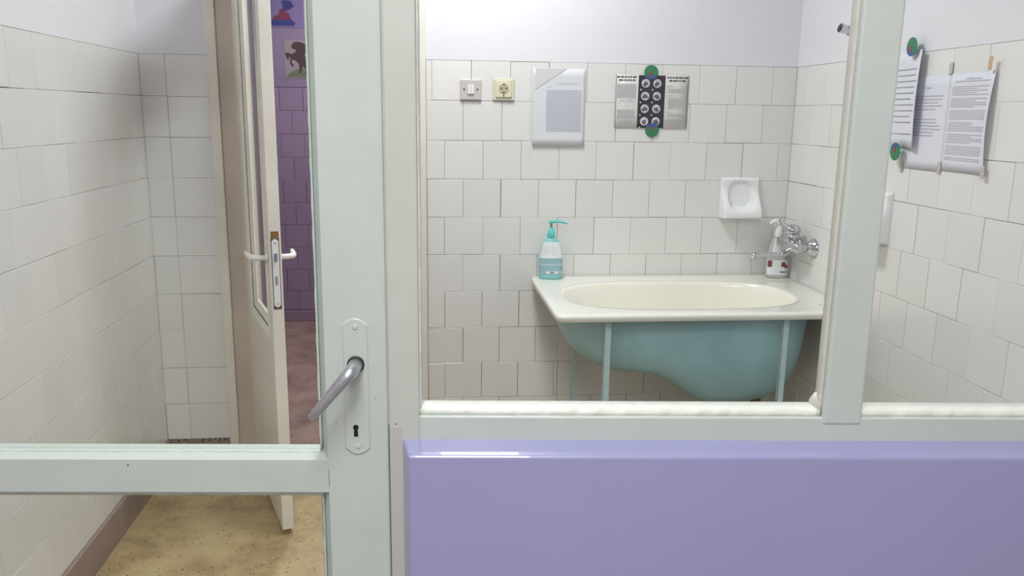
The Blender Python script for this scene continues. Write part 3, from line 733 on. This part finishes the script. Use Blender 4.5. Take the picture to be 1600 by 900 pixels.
for i in range(9): words(tx, -.137, -.066, .068-i*.0040, .0024, -.0022, .0012, .004, .012)
for i in range(5): words(tx, -.130, -.075, .025-i*.0040, .0024, -.0022, .0012, .004, .012)
for a, b in ((.160, .150), (.124, .120), (.060, .058)): words(tx, .058, .085, a, .0034, -.0022)
for i in range(4): words(tx, .066, random.uniform(.095, .135), .150-i*.0042, .0022, -.0022, .0012)
for i in range(10): words(tx, .066, random.uniform(.09, .135), .116-i*.0044, .0022, -.0022, .0012)
for i in range(3): words(tx, .066, random.uniform(.09, .135), .054-i*.0042, .0022, -.0022, .0012)
for i in range(7): words(tx, .060+.004*abs(i-2), .138-.003*i, .034-i*.0042, .0024, -.0022, .0012)
for cx in (-.118, -.085):
    for i in range(6):
        a = -.9+i*.36; tx.add([(cx+.012*math.sin(a)-.0012, -.0022, .088+.016*math.cos(a)), (cx+.012*math.sin(a)+.0012, -.0022, .088+.016*math.cos(a)), (cx+.016*math.sin(a)+.0012, -.0022, .088+.023*math.cos(a)), (cx+.016*math.sin(a)-.0012, -.0022, .088+.023*math.cos(a))], [(0, 1, 2, 3)])
tx.build('printed_text', M_ink, po)['kind'] = 'stuff'
for x in (-.145, .1438): MB().box(x, x+.0012, -.0024, -.0012, 0, PH).build('edge_line', M_inkd, po)

def round_sticker(label, loc, rotz, tilt, r=.0275):
    o = thing('round_sticker', label, 'sticker', loc, rotz, 'round green stickers holding up the sheets'); o.rotation_euler = (0, tilt, rotz)
    MB().lathe([(r, -.0003), (r, -.0010), (r-.0006, -.0013)], 'y', n=36).build('disc', M_green, o)
    pts = [(r*.97*math.cos(a), r*.97*math.sin(a)) for a in [PI*1.14+PI*.72*i/16 for i in range(17)]]
    MB().poly(pts, -.0016, -.0012).build('blue_patch', M_blue, o)
    MB().poly([(.0045*math.cos(a), -.006+.011*math.sin(a)) for a in [2*PI*i/16 for i in range(16)]], -.0020, -.0015).build('red_patch', M_red, o)
    return o
round_sticker('round green and blue sticker at the top of the photo poster', (.884, D-.0045, H+.166), 0, 0)
round_sticker('round green and blue sticker at the bottom of the photo poster', (.898, D-.0045, H-.055), 0, PI)

RW = -PI/2
def right_notice(name, label, yc, z, w_, h_, lift, off):
    o = thing(name, label, 'notice', (XR-off, yc, z), RW)
    return o
pB = right_notice('notice_sheet', 'white printed sheet between two others, partly under the hanging one', 2.338, H-.147, .205, .274, 0, .0014)
sheet(pB, .205, .274, M_paper)
tb = MB()
words(tb, -.01, .015, .236, .004, -.0012)
for i in range(13):
    if i in (5, 6): words(tb, -.04, -.02, .213-i*.0095, .003, -.0012); continue
    words(tb, -.095, .075-random.choice((0, 0, .02, .03)), .213-i*.0095, .0034, -.0012, .002, .004, .012)
tb.build('printed_text', M_ink, pB)['kind'] = 'stuff'
pA = right_notice('notice_sheet', 'white sheet of dense print with its right edge curling off the tiles', 2.139, H-.143, .192, .270, 0, .0014)
def fA(x, z): return -.016*max(0, (x-.035)/.061)**2*(.35+.65*math.sin(PI*min(1, max(0, z/.27))))-.0004
sheet(pA, .192, .270, M_paper, fA, 24, 10)
ta = MB()
words(ta, -.03, .035, .252, .004, -.002, yf=lambda x: fA(x, .25)-.0011); words(ta, -.075, .075, .246, .003, -.002, yf=lambda x: fA(x, .25)-.0011)
for i in range(38):
    if i % 6 == 5: continue
    words(ta, -.085, random.choice((.075, .075, .07, .02)), .232-i*.0054, .0024, 0, .0015, .005, .014, yf=lambda x, z=.232-i*.0054: fA(x, z)-.0011)
ta.build('printed_text', M_ink, pA)['kind'] = 'stuff'
pC = right_notice('notice_sheet', 'white sheet with widely spaced lines hanging loose beside the mullion', 2.461, H-.085, .205, .288, 0, .0040)
def fC(x, z): return -.022*max(0, (x+.02)/.1225)**2*(.75+.25*math.sin(PI*min(1, max(0, z/.288))))-.0006
sheet(pC, .205, .288, M_paper, fC, 24, 10)
tcx = MB()
for i in range(12):
    if i == 10: continue
    words(tcx, -.085, .088-random.choice((0, .01, .03)), .232-i*.0175, .0030, 0, .003, .004, .012, yf=lambda x, z=.232-i*.0175: fC(x, z)-.0012)
tcx.build('printed_text', M_inkm, pC)['kind'] = 'stuff'
round_sticker('round green and blue sticker at the top of the hanging sheet', (XR-.0270, 2.405, H+.2125), RW, .5)
round_sticker('round green and blue sticker at the bottom of the hanging sheet', (XR-.0255, 2.436, H-.098), RW, PI*.9)
def strip(label, y, z, m, off=.0026, a=0., w_=.015, h_=.034):
    o = MB().box(-w_/2, w_/2, -.0006, 0, -h_/2, h_/2).build('tape_strip', m); o.location = (XR-off, y, z); o.rotation_euler = (0, a, RW)
    return tag(o, label, 'tape', 'small tape strips on the notices')
strip('speckled tape strip at the upper left corner of the dense printed sheet', 2.240, H+.142, M_tape, .0036)
strip('orange tape strip at the upper right corner of the dense printed sheet', 2.055, H+.146, M_tapeo, .0185, .1)
strip('speckled tape strip at the lower left corner of the middle sheet', 2.432, H-.142, M_tape, .0032)
strip('speckled tape strip between the middle sheet and the dense sheet', 2.241, H-.135, M_tape, .0036)
strip('speckled tape strip at the lower right corner of the dense printed sheet', 2.041, H-.135, M_tape, .0120, -.1)

# ------------------------------------------------------------------ drawings in the hallway
d1 = thing('horse_drawing', 'drawing of a rearing dark horse on the purple hallway wall', 'drawing', (-.785, YH-.0052, H+.208), 0)
MB().box(-.105, .105, -.001, 0, 0, .238).build('sheet', M_sheet, d1)
hp = [(205, 545), (195, 520), (215, 490), (250, 480), (300, 485), (340, 505), (368, 560), (345, 600), (320, 590), (330, 620), (350, 650), (400, 625), (430, 640), (432, 700), (400, 710), (372, 700), (388, 760), (390, 800), (365, 810), (360, 770), (330, 740), (300, 720), (285, 780), (265, 795), (270, 750), (265, 700), (240, 665), (200, 650), (195, 680), (215, 715), (200, 725), (175, 690), (185, 640), (165, 625), (168, 660), (150, 650), (140, 620), (130, 585), (165, 590), (200, 600), (240, 575), (235, 555)]
K = .00064
MB().poly([((x-290)*K, (830-z)*K+.004) for x, z in hp], -.0022, -.0012).build('horse', M_horse, d1)
MB().poly([((x-290)*K, (830-z)*K+.002) for x, z in ((130, 822), (170, 785), (240, 745), (300, 735), (360, 755), (440, 740), (440, 822))], -.0016, -.0010).build('grass', M_grass, d1)
d2 = thing('figure_drawing', 'violet drawing with a red and blue figure above the horse drawing', 'drawing', (-.868, YH-.0052, H+.520), 0)
MB().box(-.105, .105, -.001, 0, 0, .29).build('sheet', M_sheetv, d2)
MB().poly([(-.095, .012), (.045, .012), (.055, .03), (.03, .055), (-.095, .05)], -.0016, -.0010).build('blue_ground', M_ublue, d2)
MB().poly([(-.085, .05), (.03, .05), (.015, .09), (-.005, .10), (-.02, .12), (-.04, .115), (-.05, .08), (-.08, .07)], -.0020, -.0014).build('red_body', M_crimson, d2)
MB().poly([(-.012, .10), (.02, .112), (.052, .132), (.03, .165), (-.005, .172), (-.03, .162), (-.022, .135), (-.02, .12)], -.0024, -.0018).build('blue_wing', M_ublue, d2)
d3 = MB().box(-.1, .1, -.0012, 0, 0, .25).build('pale_drawing', M_sheetg); d3.location = (-.640, YH-.0052, H+.555)
tag(d3, 'grey green drawing at the upper right edge of the door gap', 'drawing')
